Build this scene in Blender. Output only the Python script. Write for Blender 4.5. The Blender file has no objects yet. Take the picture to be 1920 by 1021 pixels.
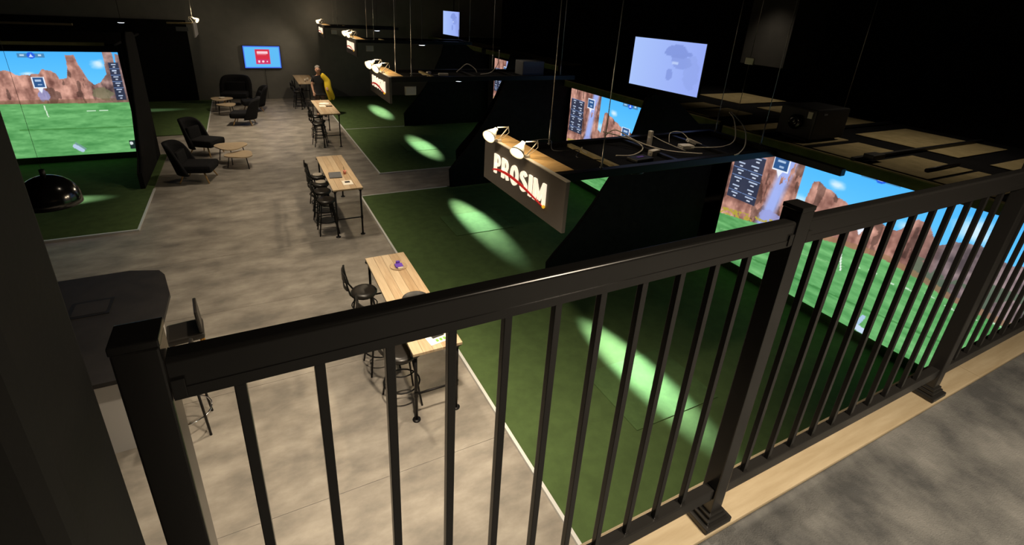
import bpy, bmesh, math, random
import numpy as np
from mathutils import Vector, Matrix, Euler
random.seed(7)
S = bpy.context.scene
C = S.collection
PI = math.pi

def lin(r, g, b):
    f = lambda c: (c/255/12.92) if c/255 <= .04045 else ((c/255+.055)/1.055)**2.4
    return (f(r), f(g), f(b))

# ------------------------------------------------------------------ camera
yaw, pitch, roll = 0.49214097, 0.38996737, -0.05849997
FPX, CX, CY = 925.79286, 948.554, 393.84
cy_, sy_, cp_, sp_, cr_, sr_ = math.cos(yaw), math.sin(yaw), math.cos(pitch), math.sin(pitch), math.cos(roll), math.sin(roll)
fwd = Vector((sy_*cp_, cy_*cp_, -sp_)); right = Vector((cy_, -sy_, 0)); down = fwd.cross(right)
r2 = right*cr_ + down*sr_; d2 = down*cr_ - right*sr_
cam = bpy.data.cameras.new('camera'); camo = bpy.data.objects.new('camera', cam); C.objects.link(camo)
mw = Matrix.Identity(4)
for i in range(3):
    mw[i][0] = r2[i]; mw[i][1] = -d2[i]; mw[i][2] = -fwd[i]
mw[2][3] = 4.7
camo.matrix_world = mw
cam.sensor_fit = 'HORIZONTAL'; cam.sensor_width = 36; cam.lens = FPX/1920*36
cam.shift_x = (960-CX)/1920; cam.shift_y = (CY-510.5)/1920
cam.clip_start = .02; cam.clip_end = 200
S.camera = camo

# ------------------------------------------------------------------ world and view
w = bpy.data.worlds.new('world'); S.world = w; w.use_nodes = True
w.node_tree.nodes['Background'].inputs[0].default_value = (.9, .85, .75, 1)
w.node_tree.nodes['Background'].inputs[1].default_value = .010
S.view_settings.view_transform = 'Standard'; S.view_settings.look = 'None'
S.view_settings.exposure = 0; S.view_settings.gamma = 1; S.view_settings.use_curve_mapping = False

WARM = (1, .83, .62)
# ceiling downlights: (x, y, z, watts, full cone deg)
DOWN = [(1.0, 2.6, 5.7, 430, 92), (.8, 6.2, 5.7, 170, 92), (.5, 10.4, 5.7, 130, 84), (.5, 14.4, 5.7, 130, 80), (.7, 18.6, 5.7, 150, 78), (1.3, 20.9, 5.7, 240, 100)]
MEZZ = [(1.7, -1.0, 5.7, 150, 140)]
BAY_FILL = [(5.2, 5.0, 5.75, 36, 66), (10.3, 4.0, 5.75, 30, 110), (11.2, 8.6, 5.75, 24, 90), (5.2, 11.2, 5.75, 20, 70)]  # fill lights added over the bays to brighten raft and roof tops

# ------------------------------------------------------------------ materials
MATS = {}
def mat(name, col, rough=.6, metal=0, spec=.5, emit=None, estr=1.0):
    if name in MATS: return MATS[name]
    m = bpy.data.materials.new(name); m.use_nodes = True
    b = m.node_tree.nodes['Principled BSDF']
    b.inputs['Base Color'].default_value = (*lin(*col), 1)
    b.inputs['Roughness'].default_value = rough; b.inputs['Metallic'].default_value = metal
    b.inputs['Specular IOR Level'].default_value = spec
    if emit:
        b.inputs['Emission Color'].default_value = (*lin(*emit), 1); b.inputs['Emission Strength'].default_value = estr
    MATS[name] = m; return m
def noisy(name, ca, cb, scale=(1, 1, 1), nscale=6, detail=6, rough=.6, bump=.0, bscale=80, spec=.4, lo=.35, hi=.65, rvar=0, cc=None):
    m = mat(name, ca, rough, 0, spec); nt = m.node_tree; b = nt.nodes['Principled BSDF']
    tc = nt.nodes.new('ShaderNodeTexCoord'); mp = nt.nodes.new('ShaderNodeMapping'); mp.inputs['Scale'].default_value = scale
    nt.links.new(tc.outputs['Object'], mp.inputs[0])
    n = nt.nodes.new('ShaderNodeTexNoise'); n.inputs['Scale'].default_value = nscale; n.inputs['Detail'].default_value = detail; n.inputs['Roughness'].default_value = .6
    nt.links.new(mp.outputs[0], n.inputs['Vector'])
    r = nt.nodes.new('ShaderNodeValToRGB'); e = r.color_ramp.elements
    e[0].position = lo; e[0].color = (*lin(*ca), 1); e[1].position = hi; e[1].color = (*lin(*cb), 1)
    if cc:
        k = e.new((lo+hi)/2); k.color = (*lin(*cc), 1)
    nt.links.new(n.outputs['Fac'], r.inputs[0]); nt.links.new(r.outputs[0], b.inputs['Base Color'])
    if bump:
        n2 = nt.nodes.new('ShaderNodeTexNoise'); n2.inputs['Scale'].default_value = bscale; n2.inputs['Detail'].default_value = 3
        nt.links.new(tc.outputs['Object'], n2.inputs['Vector'])
        bp = nt.nodes.new('ShaderNodeBump'); bp.inputs['Strength'].default_value = bump; bp.inputs['Distance'].default_value = .01
        nt.links.new(n2.outputs['Fac'], bp.inputs['Height']); nt.links.new(bp.outputs[0], b.inputs['Normal'])
    return m
def picmat(name, strength):
    m = bpy.data.materials.new(name); m.use_nodes = True; nt = m.node_tree
    b = nt.nodes['Principled BSDF']; b.inputs['Base Color'].default_value = (.02, .02, .02, 1); b.inputs['Roughness'].default_value = .6
    a = nt.nodes.new('ShaderNodeVertexColor'); a.layer_name = 'picture'
    nt.links.new(a.outputs['Color'], b.inputs['Emission Color']); b.inputs['Emission Strength'].default_value = strength
    MATS[name] = m; return m

noisy('vinyl', (108, 104, 98), (164, 158, 148), (.65, 1.15, 1), 2.3, 12, .45, .05, 30, .35, .30, .70, cc=(138, 132, 123))
noisy('turf', (75, 94, 56), (83, 104, 62), (1, 1, 1), 5, 6, .95, .6, 350, .1)
noisy('mat_turf', (78, 102, 62), (86, 112, 68), (1, 1, 1), 7, 6, .95, .5, 400, .1)
noisy('black_fabric', (16, 16, 17), (24, 24, 25), (1, 1, 1), 9, 4, .95, .15, 200, .15)
noisy('chair_fabric', (15, 15, 17), (24, 24, 27), (1, 1, 1), 30, 4, .9, .3, 300, .2)
noisy('carpet', (80, 81, 82), (128, 128, 126), (1, 1, 1), 4.5, 6, .95, .5, 260, .1, .35, .68)
noisy('pale_timber', (164, 148, 120), (180, 165, 138), (1.5, 14, 6), 2, 6, .6, .08, 60, .3)
noisy('plank_a', (170, 146, 116), (188, 166, 136), (22, 1.6, 4), 1.6, 6, .38, .04, 60, .4)
noisy('plank_b', (158, 132, 102), (178, 154, 122), (22, 1.6, 4), 1.6, 6, .38, .04, 60, .4)
noisy('plank_c', (178, 158, 128), (194, 174, 146), (22, 1.6, 4), 1.6, 6, .38, .04, 60, .4)
noisy('plywood', (206, 164, 104), (226, 190, 132), (3, 20, 3), 2, 5, .6, .0, 60, .3)
noisy('tile_back', (140, 128, 94), (158, 144, 108), (1, 1, 1), 5, 5, .9, .1, 60, .1)
noisy('wall_dark', (126, 126, 124), (133, 133, 130), (1, 1, 1), 2, 4, .9, .05, 60, .15)
noisy('wall_black', (14, 14, 16), (20, 20, 22), (1, 1, 1), 2, 4, .9, .05, 60, .1)
noisy('wall_grey', (60, 60, 58), (67, 66, 64), (1, 1, 1), 3, 5, .8, .05, 120, .2)
noisy('counter_grey', (32, 31, 32), (42, 40, 40), (1, 1, 1), 5, 6, .55, .03, 60, .4)
noisy('pine_leg', (190, 150, 96), (208, 168, 112), (4, 4, 30), 2, 4, .5, 0, 60, .4)
noisy('valance', (96, 104, 62), (110, 118, 74), (1, 1, 1), 6, 4, .9, .1, 90, .1)  # greenish glow of the screens put into the fabric colour
mat('rail_black', (38, 37, 36), .24, .0, .5)
mat('metal_black', (28, 27, 27), .45, .6, .5)
mat('pipe', (40, 38, 38), .45, .7, .5)
mat('gloss_black', (12, 12, 13), .16, 0, .6)
mat('plastic_black', (18, 18, 20), .5)
mat('plastic_grey', (104, 106, 110), .5)
mat('seat_vinyl', (36, 33, 30), .35, 0, .5)
mat('seat_pale', (196, 186, 170), .5)
mat('alu', (214, 216, 216), .4, .25)
mat('chrome', (220, 220, 222), .12, 1)
mat('brass_leg', (196, 140, 60), .3, .6)
mat('white_plastic', (214, 206, 192), .5)
mat('white_paint', (196, 194, 192), .6)
mat('sign_panel', (104, 98, 92), .7, 0, .3)
mat('cable_white', (190, 182, 166), .6)
mat('steel_wire', (150, 148, 142), .4, .7)
mat('red', (196, 40, 40), .5, emit=(190, 30, 30), estr=.55)
mat('exit_red', (160, 30, 24), .5, emit=(170, 26, 18), estr=.6)
mat('yellow_tip', (240, 190, 60), .5, emit=(240, 180, 40), estr=.7)
mat('letter_glow', (250, 240, 225), .5, emit=(255, 236, 208), estr=.95)
mat('bulb', (255, 240, 210), .4, emit=(255, 226, 176), estr=26)
mat('lamp_disc', (240, 245, 255), .4, emit=(226, 234, 255), estr=7)
mat('lampshade', (235, 230, 220), .5, 0, .4)
mat('skin', (196, 150, 126), .55)
mat('hair', (150, 142, 134), .8)
mat('shirt', (24, 22, 24), .85)
mat('trousers', (104, 84, 76), .85)
mat('jacket', (238, 204, 44), .75)
mat('shoe', (30, 28, 28), .6)
mat('paper', (226, 222, 212), .7)
mat('cup_pink', (226, 150, 130), .5)
mat('purple', (96, 60, 170), .5)
mat('glass_grey', (96, 98, 102), .25, 0, .6)
mat('green_print', (110, 170, 60), .7)
picmat('screen_light', 1.1)
picmat('tv_light', 1.0)

# ------------------------------------------------------------------ mesh helpers
class MB:
    def __init__(s): s.v = []; s.f = []; s.smooth = []
    def add(s, vs, fs, sm=False):
        o = len(s.v); s.v += [tuple(v) for v in vs]; s.f += [tuple(i+o for i in f) for f in fs]; s.smooth += [sm]*len(fs); return s
    def box(s, x0, x1, y0, y1, z0, z1, M=None):
        vs = [Vector((x, y, z)) for z in (z0, z1) for y in (y0, y1) for x in (x0, x1)]
        if M is not None: vs = [M @ v for v in vs]
        return s.add(vs, [(0, 2, 3, 1), (4, 5, 7, 6), (0, 1, 5, 4), (2, 6, 7, 3), (0, 4, 6, 2), (1, 3, 7, 5)])
    def bbox(s, x0, x1, y0, y1, z0, z1, b=.01, M=None):
        """box with chamfered edges"""
        bm = bmesh.new(); bmesh.ops.create_cube(bm, size=1)
        for v in bm.verts: v.co = Vector(((x0+x1)/2+v.co.x*(x1-x0), (y0+y1)/2+v.co.y*(y1-y0), (z0+z1)/2+v.co.z*(z1-z0)))
        bmesh.ops.bevel(bm, geom=bm.edges[:], offset=b, segments=2, affect='EDGES', profile=.6)
        if M is not None: bm.transform(M)
        bm.verts.index_update()
        s.add([v.co.copy() for v in bm.verts], [tuple(v.index for v in f.verts) for f in bm.faces]); bm.free(); return s
    def tube(s, pts, r, n=8, cap=True, r2=None):
        pts = [Vector(p) for p in pts]; k = len(pts); vs = []; fs = []
        up = None
        for i, p in enumerate(pts):
            t = (pts[min(i+1, k-1)]-pts[max(i-1, 0)]).normalized()
            if up is None:
                up = Vector((0, 0, 1)) if abs(t.z) < .9 else Vector((1, 0, 0))
            a = t.cross(up).normalized(); up = a.cross(t).normalized()
            rr = r if r2 is None else r+(r2-r)*i/(k-1)
            for j in range(n):
                an = 2*PI*j/n; vs.append(p+a*math.cos(an)*rr+up*math.sin(an)*rr)
        for i in range(k-1):
            for j in range(n):
                fs.append((i*n+j, i*n+(j+1) % n, (i+1)*n+(j+1) % n, (i+1)*n+j))
        s.add(vs, fs, True)
        if cap: s.f += [tuple(len(s.v)-k*n+j for j in reversed(range(n))), tuple(len(s.v)-n+j for j in range(n))]; s.smooth += [False, False]
        return s
    def ring(s, c, R, r, n=24, m=6, rx=1, ry=1):
        c = Vector(c); vs = []; fs = []
        for i in range(n):
            a = 2*PI*i/n
            for j in range(m):
                b = 2*PI*j/m; q = R+r*math.cos(b)
                vs.append(c+Vector((math.cos(a)*q*rx, math.sin(a)*q*ry, r*math.sin(b))))
        for i in range(n):
            for j in range(m): fs.append((i*m+j, ((i+1) % n)*m+j, ((i+1) % n)*m+(j+1) % m, i*m+(j+1) % m))
        return s.add(vs, fs, True)
    def lathe(s, prof, c=(0, 0, 0), n=24, M=None, sm=True):
        vs = []; fs = []; c = Vector(c); k = len(prof)
        for r, z in prof:
            for j in range(n):
                a = 2*PI*j/n; v = Vector((r*math.cos(a), r*math.sin(a), z))
                if M is not None: v = M @ v
                vs.append(v+c)
        for i in range(k-1):
            for j in range(n): fs.append((i*n+j, i*n+(j+1) % n, (i+1)*n+(j+1) % n, (i+1)*n+j))
        return s.add(vs, fs, sm)
    def prism(s, poly, axis, a, b):
        """poly: 2D points in the plane normal to axis; extruded a..b"""
        def P(u, v, t): return {'x': (t, u, v), 'y': (u, t, v), 'z': (u, v, t)}[axis]
        n = len(poly); vs = [P(u, v, a) for u, v in poly]+[P(u, v, b) for u, v in poly]
        fs = [tuple(range(n)), tuple(range(2*n-1, n-1, -1))]+[(i, i+n, (i+1) % n+n, (i+1) % n) for i in range(n)]
        return s.add(vs, fs)
    def sphere(s, c, r, n=14, m=9, sc=(1, 1, 1)):
        prof = [(r*math.sin(PI*i/m)+1e-5, -r*math.cos(PI*i/m)) for i in range(m+1)]
        return s.lathe(prof, c, n, Matrix.Diagonal((*sc, 1)).to_3x3())
    def mesh(s, name, m):
        me = bpy.data.meshes.new(name); me.from_pydata(s.v, [], s.f); me.polygons.foreach_set('use_smooth', s.smooth)
        bm = bmesh.new(); bm.from_mesh(me); bmesh.ops.recalc_face_normals(bm, faces=bm.faces); bm.to_mesh(me); bm.free()
        me.materials.append(MATS[m]); return me
    def build(s, name, m, parent=None, loc=None):
        return link(name, s.mesh(name, m), parent, loc)
def link(name, data, parent=None, loc=None, rz=None):
    o = bpy.data.objects.new(name, data); C.objects.link(o)
    if parent is not None: o.parent = parent
    if loc is not None: o.location = loc
    if rz is not None: o.rotation_euler = (0, 0, rz)
    return o
def tag(o, label, cat, group=None, kind=None):
    if label: o['label'] = label
    if cat: o['category'] = cat
    if group: o['group'] = group
    if kind: o['kind'] = kind
    return o
def thing(name, label, cat, loc=(0, 0, 0), rz=0, group=None):
    o = link(name, None, None, loc, rz); o.empty_display_size = .1
    return tag(o, label, cat, group)
def struct(o, label=None):
    o['kind'] = 'structure'
    if label: o['label'] = label
    return o
def dup(root, loc, rz, label, group=None, scale=None):
    r = root.copy(); C.objects.link(r); r.location = loc; r.rotation_euler = (0, 0, rz); r['label'] = label
    if scale: r.scale = scale
    if group: r['group'] = group
    for ch in list(root.children):
        c = ch.copy(); C.objects.link(c); c.parent = r
        for g in list(ch.children):
            d = g.copy(); C.objects.link(d); d.parent = c
    return r
def spot(name, loc, target, watts, cone, col=WARM, blend=.6, radius=.08, parent=None, scale=None):
    l = bpy.data.lights.new(name, 'SPOT'); l.energy = watts; l.color = col; l.spot_size = math.radians(cone); l.spot_blend = blend; l.shadow_soft_size = radius
    o = bpy.data.objects.new(name, l); C.objects.link(o)
    d = (Vector(target)-Vector(loc)); o.rotation_euler = d.to_track_quat('-Z', 'Y').to_euler(); o.location = loc
    if scale: o.scale = scale
    if parent is not None:
        o.parent = parent; o.matrix_parent_inverse = Matrix.LocRotScale(parent.location, parent.rotation_euler, parent.scale).inverted()
    return o

# ------------------------------------------------------------------ room shell
RX0, RX1, RY0, RY1, RZ = -9.0, 13.2, -3.2, 26.45, 6.0
fl = struct(MB().box(RX0, RX1, RY0, RY1, -.2, -.004).build('floor', 'wall_dark'))
# sheets of vinyl laid across the aisle, 2 m wide, seams running left to right
ys = [RY0]+[3.84+2.0*k for k in range(-3, 12)]+[RY1]
ys = sorted(y for y in ys if RY0 <= y <= RY1)
for a, b in zip(ys[:-1], ys[1:]):
    o = MB().box(RX0, RX1, a+.003, b-.003, -.004, 0).build('vinyl_sheet', 'vinyl', fl)
struct(MB().box(RX0, RX1, RY0, RY1, RZ, RZ+.2).build('ceiling', 'wall_black'))
struct(MB().box(RX0-.2, RX1+.2, RY1, RY1+.2, 0, RZ).build('wall_back', 'wall_dark'))
struct(MB().box(RX1, RX1+.2, RY0, RY1, 0, RZ).build('wall_right', 'wall_black'))
struct(MB().box(RX0-.2, RX0, RY0, RY1, 0, RZ).build('wall_left', 'wall_black'))
struct(MB().box(RX0-.2, RX1+.2, RY0-.2, RY0, 0, RZ).build('wall_front', 'wall_black'))
# dark grey pier standing out from the right wall behind the hanging monitor
struct(MB().box(11.9, 13.2, 8.15, 9.4, 3.66, 6).build('wall_pier', 'wall_grey'))
# mezzanine
mz = struct(MB().box(-3, 6.5, RY0, .605, 3.0, 3.19).build('floor_mezzanine', 'carpet'))
tb = thing('timber_curb', 'pale timber curb boards under the black guard railing', 'curb', (0, 0, 0))
for x0, x1 in ((-3, 2.93), (2.934, 6.5)):
    MB().bbox(x0, x1, .607, .757, 2.96, 3.2, .004).build('board', 'pale_timber', tb)
struct(MB().box(-3, 6.5, .1, .6, 2.6, 3.0).build('trim_1', 'wall_black'))
# wall end to the left of the railing, close to the camera
bmw = MB(); bmw.bbox(-3, -.194, .44, .60, 3.19, 6.0, .018); struct(bmw.build('wall_mezzanine', 'wall_grey'))

# ------------------------------------------------------------------ turf
def turf(label, x0, x1, y0, y1, edges):
    t = thing('artificial_turf', label, 'turf', ((x0+x1)/2, (y0+y1)/2, 0))
    ox, oy = (x0+x1)/2, (y0+y1)/2
    MB().box(x0-ox, x1-ox, y0-oy, y1-oy, .0005, .028).build('turf_sheet', 'turf', t)
    for (a, b, c, d) in edges:
        MB().box(a-ox, b-ox, c-oy, d-oy, .0006, .034).build('edge_strip', 'alu', t)
    return t
turf('green turf sheet of the two nearest bays, beside the front bar tables', 2.29, 8.3, .8, 12.08, [(2.25, 2.289, .8, 12.12), (2.29, 4.6, 12.081, 12.12)])
turf('green turf sheet of the two far right bays beside the standing person', 3.17, 9.2, 13.78, 26.4, [(3.13, 3.169, 13.74, 26.4), (3.17, 5.5, 13.74, 13.779), (3.2, 5.5, 19.33, 19.37)])
turf('green turf sheet under the left projection screen', -8.9, -2.38, 11.66, 17.45, [(-2.379, -2.34, 11.62, 14.25), (-8.9, -2.38, 11.62, 11.659)])
turf('dim green turf sheet at the far left behind the armchairs', -8.9, -1.45, 19.9, 26.4, [(-1.449, -1.42, 19.9, 26.4)])
def hitting_mat(label, x, y, dx, dy):
    t = MB().bbox(-dx, dx, -dy, dy, 0, .012, .004).build('hitting_mat', 'mat_turf', None, (x, y, .0285)); tag(t, label, 'mat', 'hitting mats under the light strips')
hitting_mat('square hitting mat in the nearest bay behind the railing', 4.4, 3.75, .7, .55)
hitting_mat('square hitting mat in front of the largest lit sign', 4.38, 9.6, .7, .55)
hitting_mat('square hitting mat in the third bay from the camera', 5.27, 16.3, .7, .55)

# ------------------------------------------------------------------ bay partitions (fabric walls with swept front edges)
PROF = [(0, 0), (-.03, .5), (.1, .66), (.5, 1.08), (.82, 1.5), (1.2, 2.08), (1.53, 2.78), (1.68, 3.35), (1.8, 3.42), (2.36, 3.31), (3.05, 2.84), (3.62, 2.80), (3.66, 0)]
def partition(label, x, y, grp='swept black bay partitions'):
    t = thing('bay_partition', label, 'partition', (x, y, .029), 0, grp)
    MB().prism(PROF, 'y', -.04, .04).build('fabric_wall', 'black_fabric', t)
    MB().tube([(px, 0, pz) for px, pz in PROF[:9]], .022, 6).build('edge_piping', 'black_fabric', t)
    return t
partition('black swept partition just behind the railing beside the nearest screen', 4.4, 6.5)
partition('black swept partition at the passage beyond the largest lit sign', 4.68, 12.05)
partition('black swept partition on the far side of the passage', 5.55, 13.75)
partition('black swept partition between the two far right bays', 5.55, 19.4)
# left bay partition (plane x = -2.6)
t = thing('bay_partition', 'black drape partition at the right edge of the left screen', 'partition', (-2.6, 14.3, .029), 0, 'swept black bay partitions')
PL = [(0, 0), (-.02, .4), (.38, .66), (.74, 1.25), (1.1, 1.85), (1.4, 2.47), (1.7, 3.09), (1.76, 3.4), (2.0, 3.55), (2.9, 3.5), (3.15, 3.4), (3.15, 0)]
MB().prism(PL, 'x', -.05, .05).build('fabric_wall', 'black_fabric', t)
MB().tube([(0.03, a, b) for a, b in PL[1:9]], .03, 6).build('edge_piping', 'chair_fabric', t)
# black fabric lining of the far left bay
o = MB().bbox(-8.9, -1.95, 26.34, 26.44, .03, 3.42, .01).build('wall_drape', 'black_fabric', None); tag(o, 'black fabric lining on the back wall of the far left bay', 'drape')

# ------------------------------------------------------------------ pictures on screens (vertex colours on a fine grid)
rng = np.random.RandomState(3)
def vnoise(u, v, fx, fy, seed=0, oct=4):
    out = np.zeros_like(u); amp = 1; tot = 0
    for o_ in range(oct):
        r = np.random.RandomState(seed*17+o_); g = r.rand(64, 64)
        x = u*fx*2**o_; y = v*fy*2**o_; xi = np.floor(x).astype(int); yi = np.floor(y).astype(int); fx_ = x-xi; fy_ = y-yi
        fx_ = fx_*fx_*(3-2*fx_); fy_ = fy_*fy_*(3-2*fy_)
        G = lambda a, b: g[a % 64, b % 64]
        out += amp*((G(xi, yi)*(1-fx_)+G(xi+1, yi)*fx_)*(1-fy_)+(G(xi, yi+1)*(1-fx_)+G(xi+1, yi+1)*fx_)*fy_); tot += amp; amp *= .55
    return out/tot
class Pic:
    def __init__(s, nx, ny):
        s.nx, s.ny = nx, ny; s.u, s.v = np.meshgrid((np.arange(nx)+.0)/(nx-1), (np.arange(ny)+.0)/(ny-1)); s.c = np.zeros((ny, nx, 3))
    def put(s, mask, col, a=1.0):
        m = np.asarray(mask, float)*a; s.c = s.c*(1-m[..., None])+np.broadcast_to(np.asarray(col, float), s.c.shape)*m[..., None]
    def rect(s, u0, u1, v0, v1, col, a=1.0): s.put((s.u >= u0) & (s.u <= u1) & (s.v >= v0) & (s.v <= v1), col, a)
    def line(s, p, q, wd, col, a=1.0, asp=1.9):
        px, py = p; dx, dy = (q[0]-px)*asp, q[1]-py; L = dx*dx+dy*dy
        t_ = np.clip(((s.u-px)*asp*dx+(s.v-py)*dy)/L, 0, 1)
        s.put(np.hypot((s.u-px)*asp-t_*dx, s.v-py-t_*dy) < wd, col, a)
    def mesh(s, name, P, m):
        """P(u, v) -> 3D"""
        vs = np.array([P(a, b) for a, b in zip(s.u.ravel(), s.v.ravel())]); nx, ny = s.nx, s.ny
        i = np.arange((ny-1)*(nx-1)); r_, c_ = i//(nx-1), i % (nx-1); k = r_*nx+c_
        fs = np.stack([k, k+1, k+nx+1, k+nx], 1)
        me = bpy.data.meshes.new(name); me.from_pydata(vs.tolist(), [], fs.tolist())
        a = me.color_attributes.new('picture', 'FLOAT_COLOR', 'POINT')
        x = np.clip(s.c/255, 0, 1); x = np.where(x <= .04045, x/12.92, ((x+.055)/1.055)**2.4)
        a.data.foreach_set('color', np.concatenate([x.reshape(-1, 3), np.ones((nx*ny, 1))], 1).astype(np.float32).ravel())
        me.materials.append(MATS[m]); return me
def mix3(a, b, t_): return np.asarray(a, float)*(1-t_[..., None])+np.asarray(b, float)*t_[..., None]
def rocks(p, top, warm, seed):
    n = vnoise(p.u, p.v, 26, 14, seed); n2 = vnoise(p.u+.3, p.v, 60, 9, seed+1, 3); cr = vnoise(p.u, p.v, 34, 5, seed+5, 3)
    col = mix3((112, 74, 66), (222, 168, 150), np.clip((n*.65+n2*.35-.27)*2.2, 0, 1))
    col = np.where((cr > .60)[..., None], col*.68, col)
    grey = mix3((74, 68, 74), (148, 132, 136), np.clip((n-.28)*2.2, 0, 1))
    col = col*warm[..., None]+grey*(1-warm[..., None])
    p.put(p.v < top+(n2-.5)*.035, 0, 0)
    m = (p.v < top+(n2-.5)*.03)
    p.c = np.where(m[..., None], col, p.c)
def grass(p, hz, seed):
    n = vnoise(p.u, p.v, 9, 30, seed, 4); n2 = vnoise(p.u, p.v, 40, 60, seed+2, 3)
    col = mix3((72, 138, 76), (118, 186, 116), np.clip((n*.7+n2*.3-.25)*2, 0, 1))
    p.c = np.where((p.v < hz)[..., None], col, p.c)
def sky(p, seed):
    p.c = mix3((112, 204, 252), (72, 176, 246), np.clip((p.v-.5)*2, 0, 1))
def cloud(p, u, v, ru, rv, seed):
    d = np.hypot((p.u-u)/ru, (p.v-v)/rv)+(vnoise(p.u, p.v, 20, 20, seed)-.5)*1.1
    p.put(np.clip(1.15-d, 0, 1), (216, 236, 252), .9)
def panel(p, u0, u1, v0, v1, cols, rows):
    p.rect(u0, u1, v0, v1, (44, 52, 74), .94)
    for c in range(cols):
        for r in range(rows):
            a = u0+(u1-u0)*c/cols; b = v0+(v1-v0)*r/rows; W = (u1-u0)/cols; H = (v1-v0)/rows
            p.rect(a+W*.02, a+W*.98, b+H*.94, b+H*1.0, (128, 158, 214), .8)
            p.rect(a+W*.5-W*(.2+.12*random.random()), a+W*.5+W*(.18+.14*random.random()), b+H*.60, b+H*.76, (196, 212, 238), .9)
            p.rect(a+W*.40, a+W*.62, b+H*.22, b+H*.38, (216, 226, 244), .9)
def hud(p, u, v):
    p.rect(u-.055, u+.055, v-.02, v+.02, (70, 120, 160), .8)
    p.put(np.hypot((p.u-u)*1.9, p.v-v) < .03, (38, 96, 220)); p.rect(u-.045, u-.025, v-.005, v+.007, (180, 210, 235)); p.rect(u+.03, u+.042, v-.006, v+.008, (190, 215, 238))
    p.put((np.abs(p.u-u)*1.9 < (v+.012-p.v)*.6) & (p.v > v-.014) & (p.v < v+.012), (190, 215, 250))
def flagbox(p, u, v, wd=.03, ht=.052):
    p.put((np.abs(p.u-u) < .012*np.clip((p.v-(v-ht-.05))/.05, 0, 1)) & (p.v > v-ht-.05) & (p.v < v-ht), (226, 232, 244))
    p.rect(u-wd, u+wd, v-ht, v+ht, (230, 238, 250)); p.rect(u-wd*.86, u+wd*.86, v-ht*.86, v+ht*.86, (46, 84, 136))
    p.rect(u-wd*.5, u+wd*.45, v+.008, v+.026, (166, 190, 220)); p.rect(u-wd*.2, u+wd*.4, v-.028, v-.014, (150, 178, 212))

pr = Pic(400, 212); U, V_ = pr.u, pr.v; sky(pr, 1)
cloud(pr, .30, .66, .04, .05, 3); cloud(pr, .40, .84, .03, .03, 4); cloud(pr, .77, .83, .05, .07, 5); cloud(pr, .62, .74, .03, .03, 6)
rt = np.interp(U, [0, .25, .284, .292, .300, .312, .318, .327, .345, .364, .40, .43, .462, .56, .6, .615, .64, .66, .69, .70, .73, .76, .79, .85, .9, 1], [1.1, 1.1, 1.1, .9, .62, .60, .70, .815, .83, .80, .79, .76, .735, .70, .69, .73, .80, .80, .73, .70, .74, .755, .77, .72, .76, .7])
rt = np.where((U > .285) & (U < .31) & (V_ > .62), .62, rt)
wm = np.interp(U, [0, .6, .68, .72, 1], [1, 1, .8, .12, .15]); rocks(pr, rt, wm, 2)
pr.put((U > .66) & (V_ < .60) & (V_ > .40) & (vnoise(U, V_, 18, 12, 9) > .52), (84, 104, 84), .8)
xw = np.interp(V_, [.36, .5, .7, 1], [.185, .2, .215, .24])
pr.put(np.clip(1.6-np.abs(U-xw)/.022, 0, 1)*(vnoise(U, V_, 60, 8, 12) > .36), (156, 176, 240), .95)
pr.put((np.hypot((U-.21)/.045, (V_-.45)/.07)+(vnoise(U, V_, 50, 40, 13)-.5) < 1), (150, 156, 214), .8)
hz = np.interp(U, [0, .12, .255, .452, .594, .70, .772, 1], [.343, .371, .416, .484, .505, .47, .43, .40])
pr.put((np.abs(V_-hz-.02) < .035) & (vnoise(U, V_, 50, 40, 21) > .53) & (U < .42), (176, 160, 60), .9)
pr.put((np.abs(V_-hz-.015) < .02) & (U > .4), (150, 116, 84), .7)
grass(pr, hz, 30)
for k in range(9):
    a = .52+.05*k; pr.line((a, .40+.012*math.sin(k*2)), (a+.022, .395+.012*math.sin(k*2)), .004, (214, 236, 214), .8)
pr.line((.02, .22), (.5, .36), .003, (150, 200, 140), .5); pr.line((.1, .10), (.9, .2), .006, (54, 116, 56), .6)
pr.line((.493, .33), (.472, .48), .0045, (226, 236, 226)); pr.line((.586, .03), (.60, .11), .012, (166, 196, 224)); pr.line((.58, .03), (.61, .02), .02, (196, 214, 236))
panel(pr, .012, .140, .50, .86, 2, 6); hud(pr, .516, .955); flagbox(pr, .508, .69); flagbox(pr, .2, .86, .032, .05)
pl = Pic(400, 212); U, V_ = pl.u, pl.v; sky(pl, 1)
cloud(pl, .80, .71, .02, .05, 7); cloud(pl, .905, .89, .03, .045, 8); cloud(pl, .60, .80, .03, .02, 9); cloud(pl, .2, .9, .08, .06, 10)
rt = np.interp(U, [0, .1, .2, .3, .4, .48, .52, .55, .6, .64, .66, .69, .715, .722, .735,   .755, .768, .772, .808, .816, .832, .845, .868, .89, .915, .928, .934, .97, .976, .985, 1], [.8, .9, .84, .95, .86, .83, .83, .79, .79, .80, .835, .835, .80, .745, .745, .76, .86, .975, .975, .88, .80, .73, .695, .70, .755, .79, 1.1, 1.1, .82, .98, .98])
rocks(pl, rt, np.interp(U, [0, .82, .9, 1], [1, 1, .55, .4]), 4)
pl.put((np.hypot((U-.89)/.045, (V_-.60)/.06)+(vnoise(U, V_, 30, 30, 9)-.5) < 1), (116, 116, 86), .7)
pl.put((np.hypot((U-.64)/.022, (V_-.60)/.06)+(vnoise(U, V_, 50, 40, 13)-.5) < 1), (150, 156, 214), .75)
pl.put(np.abs(V_-.53) < .025, (112, 84, 60), .45)
grass(pl, .522-.02*(U-.5), 31); pl.line((.5, .275), (1, .262), .006, (58, 116, 52), .6)
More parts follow.
